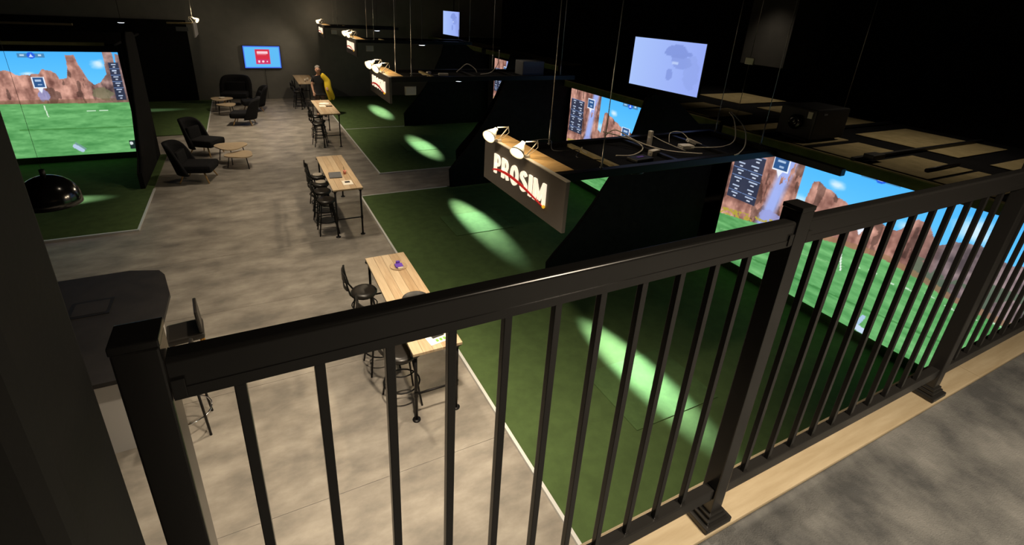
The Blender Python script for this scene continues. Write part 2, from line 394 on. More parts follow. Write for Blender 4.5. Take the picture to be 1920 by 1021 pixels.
pl.line((.632, .395), (.627, .50), .0045, (210, 230, 205)); pl.rect(.80, .84, .435, .445, (214, 236, 214), .8); pl.rect(.855, .895, .435, .445, (214, 236, 214), .8)
pl.line((.71, .09), (.735, .05), .022, (176, 196, 222)); pl.line((.715, .12), (.75, .06), .010, (110, 150, 140))
panel(pl, .945, .992, .54, .905, 1, 6); hud(pl, .634, .965); flagbox(pl, .634, .72, .026, .052); pl.rect(.955, .985, .03, .12, (26, 44, 40)); pl.put(np.hypot((U-.966)*1.9, V_-.09) < .016, (210, 220, 220))

def screen_thing(label, loc, me, W, H, axis, skirt=True):
    t = thing('projection_screen', label, 'screen', loc, 0, 'golf simulator projection screens')
    link('screen_picture', me, t)
    if axis == 'x':    # surface faces -x, runs along -y
        MB().box(.02, .06, -W-.08, .08, -.02, H+.04).build('backing', 'black_fabric', t)
        if skirt: MB().box(.0, .06, -W-.08, .08, -loc[2]+.03, -.022).build('skirt', 'turf', t)
    else:
        MB().box(-.08, W+.08, .02, .06, -.02, H+.06).build('backing', 'black_fabric', t)
        if skirt: MB().box(-.08, W+.08, .0, .06, -loc[2]+.03, -.022).build('skirt', 'turf', t)
    return t
WR, HR = 5.0, 2.56
mr = pr.mesh('canyon_picture', lambda a, b: (-.002-.03*math.sin(PI*a)**2, -a*WR, b*HR), 'screen_light')
screen_thing('large glowing golf screen seen through the balusters on the right', (8.26, 6.2, .2), mr, WR, HR, 'x')
screen_thing('glowing golf screen partly hidden behind the hanging raft with white cables', (8.26, 11.87, .2), mr, WR, HR, 'x')
screen_thing('small far glowing golf screen split by the second raft', (9.14, 18.75, .2), mr, WR, HR, 'x')
ml = pl.mesh('mesa_picture', lambda a, b: (a*5.0, 0, b*2.78), 'screen_light')
screen_thing('left glowing golf screen with red mesas, beside the grey wall end', (-8.0, 17.34, .2), ml, 5.0, 2.78, 'y')

# ------------------------------------------------------------------ bay roofs: ceiling tile backs between dark joists
def roof(label, x0, y0, y1, tiles, z=2.8, val=True):
    t = thing('bay_roof', label, 'roof', (x0, (y0+y1)/2, z), 0, 'bay roofs'); oy = (y0+y1)/2
    MB().box(.0, 4.5, y0-oy, y1-oy, -.06, 0).build('deck', 'wall_black', t)
    for (a, b, c, d) in tiles:
        MB().bbox(a-x0, b-x0, c-oy, d-oy, .001, .02, .004).build('tile', 'tile_back', t)
    MB().box(-.02, 0, y0-oy, y1-oy, -.15, .0).build('valance', 'valance', t)
    MB().box(-.02, .02, y0-oy, y1-oy, .0, .022).build('valance_cap', 'tile_back', t)
    return t
rowA = [(8.22, 9.55, a, b) for a, b in ((1.5, 2.2), (2.35, 3.02), (3.08, 3.9), (4.15, 4.75), (4.92, 5.5), (5.75, 6.35))]
rowB = [(10.25, 12.05, a, b) for a, b in ((1.4, 3.14), (3.55, 5.2), (5.75, 6.4))]
r0 = roof('near bay roof of tan tiles above the railing on the right', 8.1, 1.0, 6.45, rowA+rowB)
for (a, b, c, d) in ((8.1, 12.3, 4.0, 4.06), (8.1, 12.3, 5.58, 5.64)):
    MB().bbox(a-8.1, b-8.1, c-3.725, d-3.725, .022, .07, .006).build('joist', 'plastic_black', r0)
MB().bbox(8.25-8.1, 8.55-8.1, 3.82-3.725, 3.98-3.725, .071, .14, .01).build('junction_box', 'plastic_black', r0)
MB().tube([(8.62-8.1, 3.28-3.725, .045), (9.6-8.1, 3.3-3.725, .045)], .03, 8).build('conduit', 'pipe', r0)
rowA = [(8.25, 9.55, a, b) for a, b in ((6.95, 7.6), (7.75, 8.3))]
rowB = [(10.4, 12.1, a, b) for a, b in ((6.9, 7.5), (7.95, 9.25))]
roof('bay roof of tan tiles below the hanging blue monitor', 8.1, 6.55, 12.0, rowA+rowB, 2.86)
roof('far bay roof edge above the small split golf screen', 9.0, 13.8, 19.3, [(9.1, 10.2, 14.2, 16.4), (9.1, 10.2, 16.8, 19.0)], 3.02)
roof('farthest right bay roof edge beneath the small monitor', 8.9, 19.5, 26.3, [(9.0, 10.0, 20, 22.4), (9.0, 10.0, 23, 26)], 3.05)
t = thing('bay_roof', 'dark roof with thin tan edges above the left screen', 'roof', (-5.5, 17, 3.15), 0, 'bay roofs')
MB().box(-3.4, 2.5, .1, 4.4, 0, .06).build('deck', 'wall_black', t)
MB().box(-1.2, 2.3, .02, .1, .02, .10).build('valance_cap', 'tile_back', t); MB().box(-3.0, 1.0, 3.4, 3.5, .3, .36).build('joist', 'tile_back', t)
# large dark projector on the near roof
t = thing('projector', 'big black projector box standing on the near tiled roof', 'projector', (8.93, 5.25, 2.87))
MB().bbox(-.5, .45, -.3, .35, 0, .52, .03).build('housing', 'plastic_black', t)
MB().lathe([(.001, 0), (.11, 0), (.13, .06), (.1, .1), (.001, .06)], (-.5, -.0, .27), 16, Euler((0, -PI/2, 0)).to_matrix()).build('lens', 'gloss_black', t)
MB().box(-.508, -.5, -.24, -.16, .36, .47).build('label_plate', 'white_plastic', t)
MB().box(-.3, -.2, -.306, -.3, .42, .45).build('badge', 'plastic_grey', t)
for a in (-.4, .35):
    MB().box(a-.05, a+.05, -.2, .25, -.0495, -.0005).build('foot', 'plastic_black', t)

# ------------------------------------------------------------------ hanging rafts with lit PROSIM signs
def ribbon(pts, hw, closed=False):
    """flat thick polyline in the unit letter box -> quads (2D)"""
    P = [Vector(p) for p in pts]; n = len(P); A = []; B = []
    for k in range(n):
        a = P[(k-1) % n] if (closed or k > 0) else P[k]; b = P[(k+1) % n] if (closed or k < n-1) else P[k]
        t_ = (b-a).normalized(); nn = Vector((-t_.y, t_.x)); A.append(P[k]+nn*hw); B.append(P[k]-nn*hw)
    return [(A[k], B[k], B[(k+1) % n], A[(k+1) % n]) for k in range(n if closed else n-1)]
def arc(cx, cy, rx, ry, a0, a1, n=14): return [(cx+rx*math.cos(math.radians(a0+(a1-a0)*k/n)), cy+ry*math.sin(math.radians(a0+(a1-a0)*k/n))) for k in range(n+1)]
def glyph(ch):
    """quads in a box of unit height; x in letter widths"""
    w_ = .115
    bowl = [(.13, .93), (.36, .93)]+arc(.36, .70, .17, .225, 90, -90, 10)+[(.36, .47), (.13, .47)]
    if ch == 'P': return ribbon([(.13, 0), (.13, 1)], w_)+ribbon(bowl, .07)
    if ch == 'R': return ribbon([(.13, 0), (.13, 1)], w_)+ribbon(bowl, .07)+ribbon([(.36, .46), (.60, 0)], .10)
    if ch == 'O': return ribbon(arc(.36, .5, .245, .40, 0, 360, 28)[:-1], .095, True)
    if ch == 'S': return ribbon(arc(.33, .71, .20, .19, 25, 200, 12)+arc(.33, .29, .21, .19, 60, -160, 14), .088)
    if ch == 'I': return ribbon([(.13, 0), (.13, 1)], w_)
    return ribbon([(.10, 0), (.10, 1)], .10)+ribbon([(.82, 0), (.82, 1)], .10)+ribbon([(.12, .97), (.46, .14)], .095)+ribbon([(.46, .14), (.80, .97)], .095)
GW = {'P': .66, 'R': .73, 'O': .74, 'S': .66, 'I': .28, 'M': .94}
def sign_letters(parent, L0, L1, z0, z1, face):
    """letters run from s=L0 to L1 (s grows to the reader's right); the panel face lies at x=face, facing -x when dirn=1"""
    gap = .11; tot = sum(GW.values())+gap*5; s = L0; k = (L1-L0)/tot
    for c in 'PROSIM':
        m = MB()
        for q, quad in enumerate(glyph(c)):
            d = .022+.0002*(q % 7)
            pts = [(-(s+max(0, min(GW[c], p.x))*k), z0+max(0, min(1, p.y))*(z1-z0)) for p in quad]
            m.add([(face-.002, a, b) for a, b in pts]+[(face-d, a, b) for a, b in pts], [(0, 1, 2, 3), (7, 6, 5, 4), (0, 4, 5, 1), (1, 5, 6, 2), (2, 6, 7, 3), (3, 7, 4, 0)])
        m.build('letter', 'letter_glow', parent)
        s += (GW[c]+gap)*k
    # red swoosh crossing the letters, thin at its left end
    pts = []; n = 24; vs = []; fs = []
    for i in range(n+1):
        q = i/n; ss = L0-.01+(L1-L0+.02)*q; zz = z0+(z1-z0)*(.13+.30*math.sin(PI*q**.8)*(1-.35*q)-.17*q**2.5); hw = .006+.014*math.sin(PI*min(1, q*.9+.1))
        for xx in (face-.026, face-.034):
            vs += [(xx, -ss, zz-hw), (xx, -ss, zz+hw)]
    for i in range(n):
        o_ = i*4; fs += [(o_+2, o_+3, o_+7, o_+6), (o_+0, o_+4, o_+5, o_+1), (o_+1, o_+5, o_+7, o_+3), (o_, o_+2, o_+6, o_+4)]
    MB().add(vs, fs).build('swoosh', 'red', parent)
    MB().sphere((face-.03, -L1, z0+.0), .022, 10, 6).build('swoosh_tip', 'yellow_tip', parent)
def cable(parent, x, y, z, top):
    MB().tube([(x, y, z+.36), (x, y, top)], .0055, 5).build('steel_cable', 'steel_wire', parent)
    MB().tube([(x, y, z), (x, y, z+.06), (x, y, z+.10), (x, y, z+.36)], .011, 6).build('turnbuckle', 'steel_wire', parent)
    MB().ring((x, y, z+.02), .018, .006, 10, 5).build('eye_ring', 'steel_wire', parent)
def raft(label, signlabel, x, y0, y1, z, hgt, L, depth, grp='hanging rafts', cab=None, side=True, bo=.04):
    """raft spans x..x+L, its near beam at y0; the sign panel faces -x from y0 to y1"""
    t = thing('ceiling_raft', label, 'raft', (x, y0, z), 0, grp)
    w_ = y1-y0
    MB().bbox(.06, L, bo, bo+.1, -.10, 0, .006).build('beam', 'metal_black', t)
    MB().bbox(.06, L, depth-.1, depth, -.10, 0, .006).build('beam', 'metal_black', t)
    MB().bbox(L-.1, L, bo+.101, depth-.101, -.10, 0, .006).build('beam', 'metal_black', t)
    MB().box(.36, L-.101, bo+.101, depth-.101, -.095, -.065).build('deck', 'wall_black', t)
    for a in (1.0, 2.0, 3.0):
        if a < L-.2: MB().bbox(a, a+.07, bo+.102, depth-.102, -.064, -.02, .005).build('cross_bar', 'tile_back' if a == 1.0 else 'metal_black', t)
    MB().bbox(.06, .34, bo+.105, w_, -.02, .004, .003).build('plywood_shelf', 'plywood', t)
    for a, b in (cab or ((.62, .09), (.62, depth-.05), (L-.1, .09), (L-.1, depth-.05))):
        cable(t, a, b, 0, RZ-z)
    if side:
        g = MB().bbox(.32, .56, -.03, .03, -.36, -.18, .01).build('speaker_box', 'white_plastic', t)
        MB().box(.345, .535, -.034, -.0305, -.34, -.2).build('grille', 'white_paint', g)
    sgn = thing('lit_sign', signlabel, 'sign', (x, y1, z), 0, 'lit signs on the rafts')
    MB().bbox(0, .05, -w_, 0, -hgt, .0, .004).build('panel', 'sign_panel', sgn)
    MB().box(-.004, .052, -w_-.002, .002, .0005, .012).build('top_trim', 'white_plastic', sgn)
    sc = w_/2.14
    sign_letters(sgn, .36*sc, 1.76*sc, -.43*hgt/.62, -.155*hgt/.62, 0)
    return t
raft('nearest hanging raft carrying white cables and chargers', 'nearest lit sign reading PROSIM crossed by a red swoosh', 3.01, 4.24, 6.38, 2.95, .62, 4.0, 1.6, side=False, bo=.25, cab=((.7, .30), (.66, 1.45), (3.93, .55), (3.9, 1.4)))
cable(r0, 9.8-8.1, 5.3-3.725, .021, RZ-2.8)
rf = [o for o in C.objects if o.name == 'ceiling_raft'][0]
MB().bbox(3.9, 4.0, -.72, .249, -.10, 0, .006).build('beam', 'metal_black', rf)
raft('second hanging raft in front of the small split golf screen', 'second lit sign beyond the nearest one, above the passage', 2.62, 10.25, 12.0, 3.24, .53, 4.6, 1.3, cab=((.33, .7), (.5, .1), (4.2, .1), (2.9, 1.2)))
raft('third hanging raft further along the right side', 'third lit sign from the camera with a bluish panel', 3.43, 17.56, 19.35, 3.43, .55, 4.2, 1.2)
raft('farthest hanging raft by the back wall', 'farthest lit sign on the right side above the standing person', 3.41, 24.5, 26.2, 3.5, .53, 3.4, 1.2)
# sign on the left side seen edge-on
sgn = thing('lit_sign', 'sign panel seen edge-on at the top of the far left bay', 'sign', (-1.52, 25.0, 3.45), 0, 'lit signs on the rafts')
MB().bbox(-.05, 0, -1.0, 1.0, -.55, 0, .004).build('panel', 'white_paint', sgn); MB().bbox(-.9, -.06, -.9, -.8, -.06, 0, .005).build('beam', 'tile_back', sgn)
MB().bbox(-.62, -.2, -.96, -.9, -.32, -.16, .01).build('speaker_box', 'plastic_grey', sgn)
for a in (-.7, .7): MB().tube([(-.025, a, 0), (-.025, a, RZ-3.45)], .006, 5).build('steel_cable', 'steel_wire', sgn)

# ------------------------------------------------------------------ clamp lamps on the signs
def clamp_lamp(label, x, y, z, aim, watts, beam=120):
    t = thing('clamp_lamp', label, 'lamp', (x, y, z), 0, 'clamp lamps on the signs')
    MB().bbox(-.0, .06, -.03, .03, .0, .03, .006).build('clamp', 'white_plastic', t)
    MB().tube([(.02, 0, .02), (.13, -.06, .20)], .008, 6).build('lower_arm', 'white_plastic', t)
    MB().tube([(.13, -.06, .20), (.0, .0, .19)], .008, 6).build('upper_arm', 'white_plastic', t)
    d = Vector(aim).normalized(); M = d.to_track_quat('-Z', 'Y').to_matrix(); c = Vector((-.075, .0, .115))
    MB().lathe([(.028, .10), (.034, .06), (.045, .04), (.085, -.05), (.095, -.08), (.09, -.08), (.04, .03), (.001, .05)], c, 18, M).build('shade', 'lampshade', t)
    b = MB().sphere(c+d*.055, .045, 12, 8).build('bulb', 'bulb', t)
    MB().tube([(.13, -.06, .21), (.16, -.03, .12), (.12, .03, .04), (.1, .06, .01)], .004, 5).build('cord', 'cable_white', t)
    t.scale = (1.05, 1.05, 1.05)
    l = bpy.data.lights.new('lamp_light', 'POINT'); l.energy = watts; l.color = (1, .78, .5); l.shadow_soft_size = .05
    lo = bpy.data.objects.new('lamp_light', l); C.objects.link(lo); lo.parent = t; lo.location = c-d*.02+Vector((.03, 0, .16))
    l2 = bpy.data.lights.new('lamp_beam', 'SPOT'); l2.energy = beam; l2.color = (1, .80, .55); l2.spot_size = math.radians(128); l2.spot_blend = 1; l2.shadow_soft_size = .06
    lb_ = bpy.data.objects.new('lamp_beam', l2); C.objects.link(lb_); lb_.parent = t; lb_.location = c+d*.13
    lb_.rotation_euler = Vector((math.copysign(.78, aim[0]), -.12, -.62)).to_track_quat('-Z', 'Y').to_euler()
    return t
aim = (-.80, -.42, -.42)
clamp_lamp('glowing clamp lamp at the far end of the nearest PROSIM sign', 3.01, 6.0, 2.9635, aim, 9, 140)
clamp_lamp('glowing clamp lamp at the middle of the nearest PROSIM sign', 3.01, 5.2, 2.9635, (-.70, -.42, -.58), 9, 140)
clamp_lamp('glowing clamp lamp at the far end of the second sign', 2.62, 11.5, 3.2535, aim, 12)
clamp_lamp('glowing clamp lamp at the middle of the second sign', 2.62, 10.85, 3.2535, aim, 12)
clamp_lamp('glowing clamp lamp at the far end of the third sign', 3.43, 18.9, 3.4435, aim, 12)
clamp_lamp('glowing clamp lamp at the middle of the third sign', 3.43, 18.2, 3.4435, aim, 12)
clamp_lamp('glowing clamp lamp on the farthest right sign', 3.41, 25.3, 3.5135, aim, 12)
t = clamp_lamp('glowing clamp lamp over the far left bay', -1.51, 24.2, 3.4505, (-.75, .5, -.42), 9, 60); t.rotation_euler = (0, 0, PI)

# small disc lamps that throw the light strips
def disc_lamp(label, x, y, z, along='y', watts=2900, tgt=None, stem=None, cone=54):
    t = thing('disc_lamp', label, 'lamp', (x, y, z), 0, 'disc lamps over the hitting mats')
    MB().lathe([(.001, .05), (.05, .05), (.15, .02), (.16, .0), (.15, -.005), (.001, -.005)], (0, 0, .0), 20).build('housing', 'plastic_black', t)
    MB().lathe([(.001, -.018), (.08, -.018), (.13, -.006), (.12, -.0052), (.001, -.0052)], (0, 0, 0), 20).build('diffuser', 'lamp_disc', t)
    MB().tube([(0, 0, .05), (0, 0, stem or RZ-z)], .008, 6).build('stem', 'plastic_black', t)
    sx, sy = (.26, 1.15) if along == 'y' else (1.15, .26)
    l = bpy.data.lights.new('strip_light', 'SPOT'); l.energy = watts; l.color = (.78, 1, 1.0); l.spot_size = math.radians(cone); l.spot_blend = 1.0; l.shadow_soft_size = .04
    o_ = bpy.data.objects.new('strip_light', l); C.objects.link(o_); o_.parent = t; o_.location = (0, 0, -.03); o_.scale = (sx, sy, 1)
    if tgt is not None: o_.rotation_euler = (-math.atan2(y-tgt, z), 0, 0)
disc_lamp('disc lamp hidden under the nearest raft', 4.42, 4.78, 2.78, tgt=4.06, stem=.072)
disc_lamp('disc lamp hidden under the second raft', 4.4, 10.9, 3.07, tgt=9.6, stem=.072)
disc_lamp('glowing disc lamp over the third bay', 5.25, 16.2, 3.42)
disc_lamp('glowing disc lamp over the farthest right bay', 5.26, 22.3, 3.48)
disc_lamp('disc lamp over the left bay turf', -4.95, 13.9, 3.5, 'x')
disc_lamp('glowing disc lamp over the far left bay', -3.9, 24.4, 3.37, 'x', 300)

# ------------------------------------------------------------------ clutter on the nearest raft
ZR = 2.886
def loose(name, label, cat, mb, m, grp=None): return tag(mb.build(name, m), label, cat, grp)
def wire(label, pts, r=.009, m='cable_white', n=6):
    # smooth through the points
    P = [Vector(p) for p in pts]; out = []
    for i in range(len(P)-1):
        a, b, c, d = P[max(i-1, 0)], P[i], P[i+1], P[min(i+2, len(P)-1)]
        for k in range(n):
            q = k/n; out.append(.5*((2*b)+(c-a)*q+(2*a-5*b+4*c-d)*q*q+(3*b-a-3*c+d)*q**3))
    out.append(P[-1])
    return loose('cable', label, 'cable', MB().tube(out, r, 6), m, 'white cables on the raft')
wire('white cable looping from the raft edge to the chargers', [(4.65, 5.72, 3.0), (4.75, 5.6, 3.12), (4.9, 5.3, 3.02), (5.2, 5.0, 2.94), (5.6, 4.7, 2.94)])
wire('white cable drooping across the dark raft deck', [(4.6, 5.7, 3.08), (4.95, 5.45, 3.0), (4.95, 5.2, 2.94), (4.6, 5.0, 2.92), (4.35, 5.05, 2.92)])
wire('short white cable hook beside the first raft hanger', [(3.95, 5.3, 3.0), (3.98, 5.28, 2.94), (4.08, 5.2, 2.88)])
wire('pair of white cables rising to the projector side', [(5.7, 5.0, 2.945), (6.2, 4.9, 2.945), (6.6, 5.0, 3.0), (6.75, 5.2, 3.25), (6.72, 5.3, 3.36)])
wire('white cable dropping from the same high hook', [(6.76, 5.29, 3.36), (6.89, 5.1, 3.15), (6.6, 4.8, 2.98), (6.1, 4.5, 2.965), (5.95, 4.45, 2.965)])
wire('thin white cable between the two charger groups', [(5.31, 5.47, 3.05), (5.4, 5.2, 2.98), (5.6, 5.0, 2.90)], .006)
wire('small cable loop above the white splitter', [(5.55, 5.3, 2.95), (5.6, 5.36, 3.08), (5.75, 5.3, 3.1), (5.85, 5.2, 3.0)], .006)
def brick(label, x, y, z, sx, sy, sz, rz=.3, ry=0):
    t = thing('charger', label, 'charger', (x, y, z), 0, 'white chargers on the raft'); t.rotation_euler = (0, ry, rz)
    MB().bbox(-sx, sx, -sy, sy, 0, sz, .008).build('body', 'white_plastic', t)
    MB().box(-sx-.02, -sx+.001, -.012, .012, sz*.35, sz*.6).build('plug_pins', 'alu', t)
brick('upright white charger on the raft', 5.25, 5.4, ZR, .03, .03, .24, .3)
brick('white charger lying on the raft below the upright one', 4.98, 5.0, ZR, .09, .04, .08, .2)
brick('white power splitter block further right on the raft', 5.75, 5.15, ZR, .10, .07, .06, -.2)
brick('slanted white charger leaning on the splitter', 6.0, 5.25, ZR+.02, .12, .04, .06, -.3, .35)
brick('small pale plug at the near edge of the raft', 4.72, 4.62, ZR, .04, .02, .04, .5)
t = thing('router', 'flat dark purple device lying on the raft', 'device', (4.6, 4.85, ZR), .1); MB().bbox(-.16, .16, -.1, .1, 0, .05, .015).build('body', 'plastic_black', t); MB().box(-.06, .06, -.02, .02, .051, .054).build('badge', 'purple', t)
wire('tangle of thin dark cable behind the plywood shelf', [(3.5, 5.9, 2.97), (3.62, 5.6, 3.05), (3.5, 5.3, 2.99), (3.75, 5.1, 3.03), (3.6, 4.9, 3.0), (3.9, 4.75, 2.98)], .006, 'plastic_black')
# things on the second raft (deck top at z = 3.175)
wire('tall cable loop standing on the second raft', [(4.35, 10.9, 3.26), (4.45, 10.88, 3.34), (4.58, 10.85, 3.44), (4.74, 10.8, 3.36), (4.80, 10.76, 3.26)], .010)
wire('dim cable running up beside the small split screen', [(5.0, 11.0, 3.19), (5.25, 10.95, 3.24), (5.4, 10.9, 3.45), (5.42, 10.9, 3.75)], .008)
wire('flat cable run lying near the second sign', [(3.2, 10.7, 3.26), (3.45, 10.8, 3.24), (3.55, 10.72, 3.21), (3.9, 10.85, 3.21)], .008)
def brick2(label, x, y, sx, sy, sz, rz):
    t = thing('charger', label, 'charger', (x, y, 3.1755), rz, 'chargers on the second raft'); MB().bbox(-sx, sx, -sy, sy, 0, sz, .008).build('body', 'white_plastic', t); MB().box(-sx-.02, -sx+.001, -.012, .012, sz*.35, sz*.6).build('plug_pins', 'alu', t)
brick2('small pale charger on the second raft', 3.75, 11.1, .05, .03, .07, .3)
brick2('long pale adapter on the second raft beside the small charger', 4.05, 10.95, .11, .04, .05, -.2)
t = thing('projector', 'dim dark box projector at the right end of the second raft', 'projector', (6.3, 10.95, 3.1755)); MB().bbox(-.3, .3, -.2, .2, 0, .34, .02).build('housing', 'plastic_grey', t)
MB().lathe([(.001, 0), (.07, 0), (.08, .04), (.06, .06), (.001, .04)], (.3, 0, .17), 14, Euler((0, PI/2, 0)).to_matrix()).build('lens', 'gloss_black', t)
# power box hanging above the roof
t = thing('junction_box', 'small white junction box hanging by a thin rod near the blue monitor', 'box', (8.55, 6.55, 4.0))
MB().bbox(-.02, .02, -.09, .09, -.06, .06, .01).build('body', 'white_plastic', t); MB().tube([(0, .0, .06), (0, .0, 2.0)], .006, 5).build('rod', 'steel_wire', t); MB().tube([(0, 0, -1.1), (0, 0, -.06)], .006, 5).build('rod', 'steel_wire', t)

# ------------------------------------------------------------------ monitors
tvp = Pic(72, 40); tvp.c[:] = (160, 184, 250); tvp.c = mix3((170, 196, 252), (152, 172, 246), tvp.u)
n = vnoise(tvp.u, tvp.v, 9, 7, 44)
tvp.put((np.hypot((tvp.u-.66)/.16, (tvp.v-.80)/.12)+(n-.5)*.9 < 1), (122, 142, 214), .7)
tvp.put((np.hypot((tvp.u-.70)/.13, (tvp.v-.60)/.15)+(n-.5)*.9 < 1), (132, 152, 222), .7)
tvp.put((np.hypot((tvp.u-.58)/.05, (tvp.v-.34)/.14)+(n-.5)*.9 < 1), (126, 146, 218), .7)
tvp.put((np.hypot((tvp.u-.86)/.10, (tvp.v-.4)/.3)+(n-.5)*.9 < 1), (142, 162, 230), .5)
tvp.rect(.60, .68, .55, .59, (196, 214, 252), .8)
def monitor(label, loc, W, H, rz, me, grp=None, hang=2.0):
    t = thing('monitor', label, 'monitor', loc, rz, grp)     # faces -x, width along y
    MB().bbox(0, .06, -W/2-.02, W/2+.02, -.02, H+.02, .006).build('casing', 'plastic_black', t)
    link('display', me, t)
    if hang:
        MB().tube([(.04, 0, H*.5), (.12, 0, H*.5), (.12, 0, H+hang)], .02, 8).build('hanger', 'plastic_black', t)
    return t
W, H = 1.93, 1.02
me = tvp.mesh('blue_picture', lambda a, b: (-.003, W/2-a*W, b*H), 'tv_light')
monitor('large hanging monitor with a pale blue picture above the second bay', (8.0, 8.16, 3.22), W, H, math.radians(4), me, 'hanging monitors', RZ-3.22-H)
me2 = tvp.mesh('blue_picture', lambda a, b: (-.003, (W/2-a*W)*.82, b*H*.92), 'tv_light')
monitor('small far hanging monitor with a pale blue picture', (8.0, 20.75, 3.46), W*.82, H*.92, math.radians(4), me2, 'hanging monitors', RZ-3.46-H*.92)
# wall television
tp = Pic(96, 54); tp.c[:] = (92, 188, 246); d = np.minimum(np.minimum(tp.u, 1-tp.u)*1.78, np.minimum(tp.v, 1-tp.v)); tp.put(d < .05, (70, 110, 230)); 
tp.rect(.31, .71, .17, .86, (206, 90, 150)); tp.rect(.325, .695, .19, .84, (214, 44, 66)); tp.rect(.36, .66, .66, .77, (250, 206, 216)); tp.rect(.36, .62, .60, .63, (240, 150, 160), .6)
tp.rect(.33, .69, .19, .40, (206, 52, 104))
for a in (.40, .51, .62): tp.put(np.hypot((tp.u-a)*1.78, tp.v-.30) < .055-.02*(a > .6), (250, 214, 226))
t = thing('wall_television', 'wall television showing a red square on blue, on the back wall', 'television', (.86, 26.44, 1.44))
MB().bbox(-.80, .80, -.06, 0, -.02, 1.0, .008).build('casing', 'plastic_black', t)
link('display', tp.mesh('red_square_picture', lambda a, b: (-.77+a*1.54, -.063, b*.98), 'tv_light'), t)
MB().tube([(.05, -.012, -.02), (.05, -.012, -1.40)], .008, 6).build('power_cord', 'plastic_black', t)
# red exit lamp at the right edge
t = thing('exit_light', 'small red exit light high on the right edge', 'light', (11.9, 2.62, 3.2)); MB().bbox(-.03, .03, -.16, .16, 0, .2, .01).build('housing', 'plastic_black', t); MB().box(-.036, -.0305, -.14, .14, .02, .18).build('lens', 'exit_red', t); MB().tube([(0, 0, .2), (0, 0, 2.8)], .01, 6).build('rod', 'plastic_black', t)

# ------------------------------------------------------------------ guard railing
rl = thing('guard_railing', 'black metal guard railing with square balusters across the foreground', 'railing', (0, 0, 3.2))
PC = .66; hp = .0255; zt = 1.098
def post(xc):
    p = MB().bbox(xc-hp, xc+hp, PC-hp, PC+hp, 0, zt-.012, .003).build('post', 'rail_black', rl)
    c = MB().bbox(xc-hp-.001, xc+hp+.001, PC-hp-.001, PC+hp+.001, zt-.0119, zt, .002)
    c.build('post_cap', 'rail_black', p)
    m = MB(); m.bbox(xc-.0575, xc+.0575, PC-.05, PC+.0575, 0, .022, .005); m.bbox(xc-.044, xc+.044, PC-.038, PC+.044, .022, .036, .004); m.bbox(xc-.034, xc+.034, PC-.032, PC+.034, .036, .05, .003)
    m.build('base_skirt', 'rail_black', p)
POSTS = [-.163, 1.1625, 2.548, 3.934]
for x in POSTS: post(x)
BAL = [[-.061+.107*i for i in range(11)], [1.283+.118*i for i in range(10)], [2.67+.118*i for i in range(10)]]
bal_me = MB().bbox(-.0078, .0078, -.0078, .0078, .150, 1.002, .0015).mesh('baluster', 'rail_black')
for k in range(3):
    a, b = POSTS[k]+hp+.0012, POSTS[k+1]-hp-.0012
    m = MB(); prof = [(.6395, .995)]+[(.6465-.007*math.cos(PI/2*q/6), 1.054+.007*math.sin(PI/2*q/6)) for q in range(7)]+[(.6655+.007*math.sin(PI/2*q/4), 1.054+.007*math.cos(PI/2*q/4)) for q in range(5)]+[(.6725, .995)]
    m.prism(prof, 'x', a, b); m.build('top_rail', 'rail_black', rl)
    MB().box(a, b, .6380, .6394, .996, 1.014).build('rail_lip', 'rail_black', rl)
    MB().bbox(a, b, .642, .674, .105, .150, .003).build('bottom_rail', 'rail_black', rl)
    for x in (a, b-.016):
        MB().bbox(x, x+.016, .6355, .6378, 1.0, 1.03, .0008).build('bracket', 'rail_black', rl)
    for x in BAL[k]:
        if x < b-.01: link('baluster', bal_me, rl, (x, .657, 0))

# ------------------------------------------------------------------ bar tables
def bar_table(label, x0, x1, y0, y1, h):
    cx, cyy = (x0+x1)/2, (y0+y1)/2; w_, l_ = (x1-x0)/2, (y1-y0)/2
    t = thing('bar_table', label, 'table', (cx, cyy, 0), 0, 'long bar tables along the turf')
    n = 5; cols = ['plank_a', 'plank_c', 'plank_b', 'plank_a', 'plank_c']
    for i in range(n):
        a = -w_+2*w_*i/n; MB().bbox(a+.0008, a+2*w_/n-.0008, -l_, l_, h-.036, h-.0002*(i % 2), .003).build('plank', cols[(i+int(y0)) % 5], t)
    for sx in (-1, 1):
        for sy in (-1, 1):
            x, y = sx*(w_-.045), sy*(l_-.06)
            MB().tube([(x, y, .012), (x, y, h-.06)], .019, 10).build('leg', 'pipe', t)
            MB().lathe([(.001, .014), (.05, .014), (.05, 0), (.001, 0)], (x, y, 0), 14).build('floor_flange', 'pipe', t)
            MB().lathe([(.001, -.037), (.06, -.037), (.06, -.05), (.026, -.05), (.026, -.09), (.001, -.09)], (x, y, h), 14).build('top_flange', 'pipe', t)
    for sy in (-1, 1):
        y = sy*(l_-.06); MB().tube([(-w_+.045, y, .40), (w_-.045, y, .40)], .014, 8).build('crossbar', 'pipe', t)
        for sx in (-1, 1): MB().lathe([(.026, -.035), (.026, .035)], (sx*(w_-.045), y, .40), 10).build('tee_joint', 'pipe', t)
    return t
bar_table('nearest wooden bar table, partly hidden behind the railing', 1.29, 1.89, 4.41, 6.87, 1.03)
bar_table('second wooden bar table holding a grey tablet and a card', 1.30, 1.90, 9.87, 12.36, 1.08)
bar_table('third wooden bar table in front of the standing person', 2.06, 2.68, 16.98, 19.5, 1.14)
bar_table('farthest wooden bar table by the back wall, in shade', 2.06, 2.80, 23.5, 26.2, 1.14)

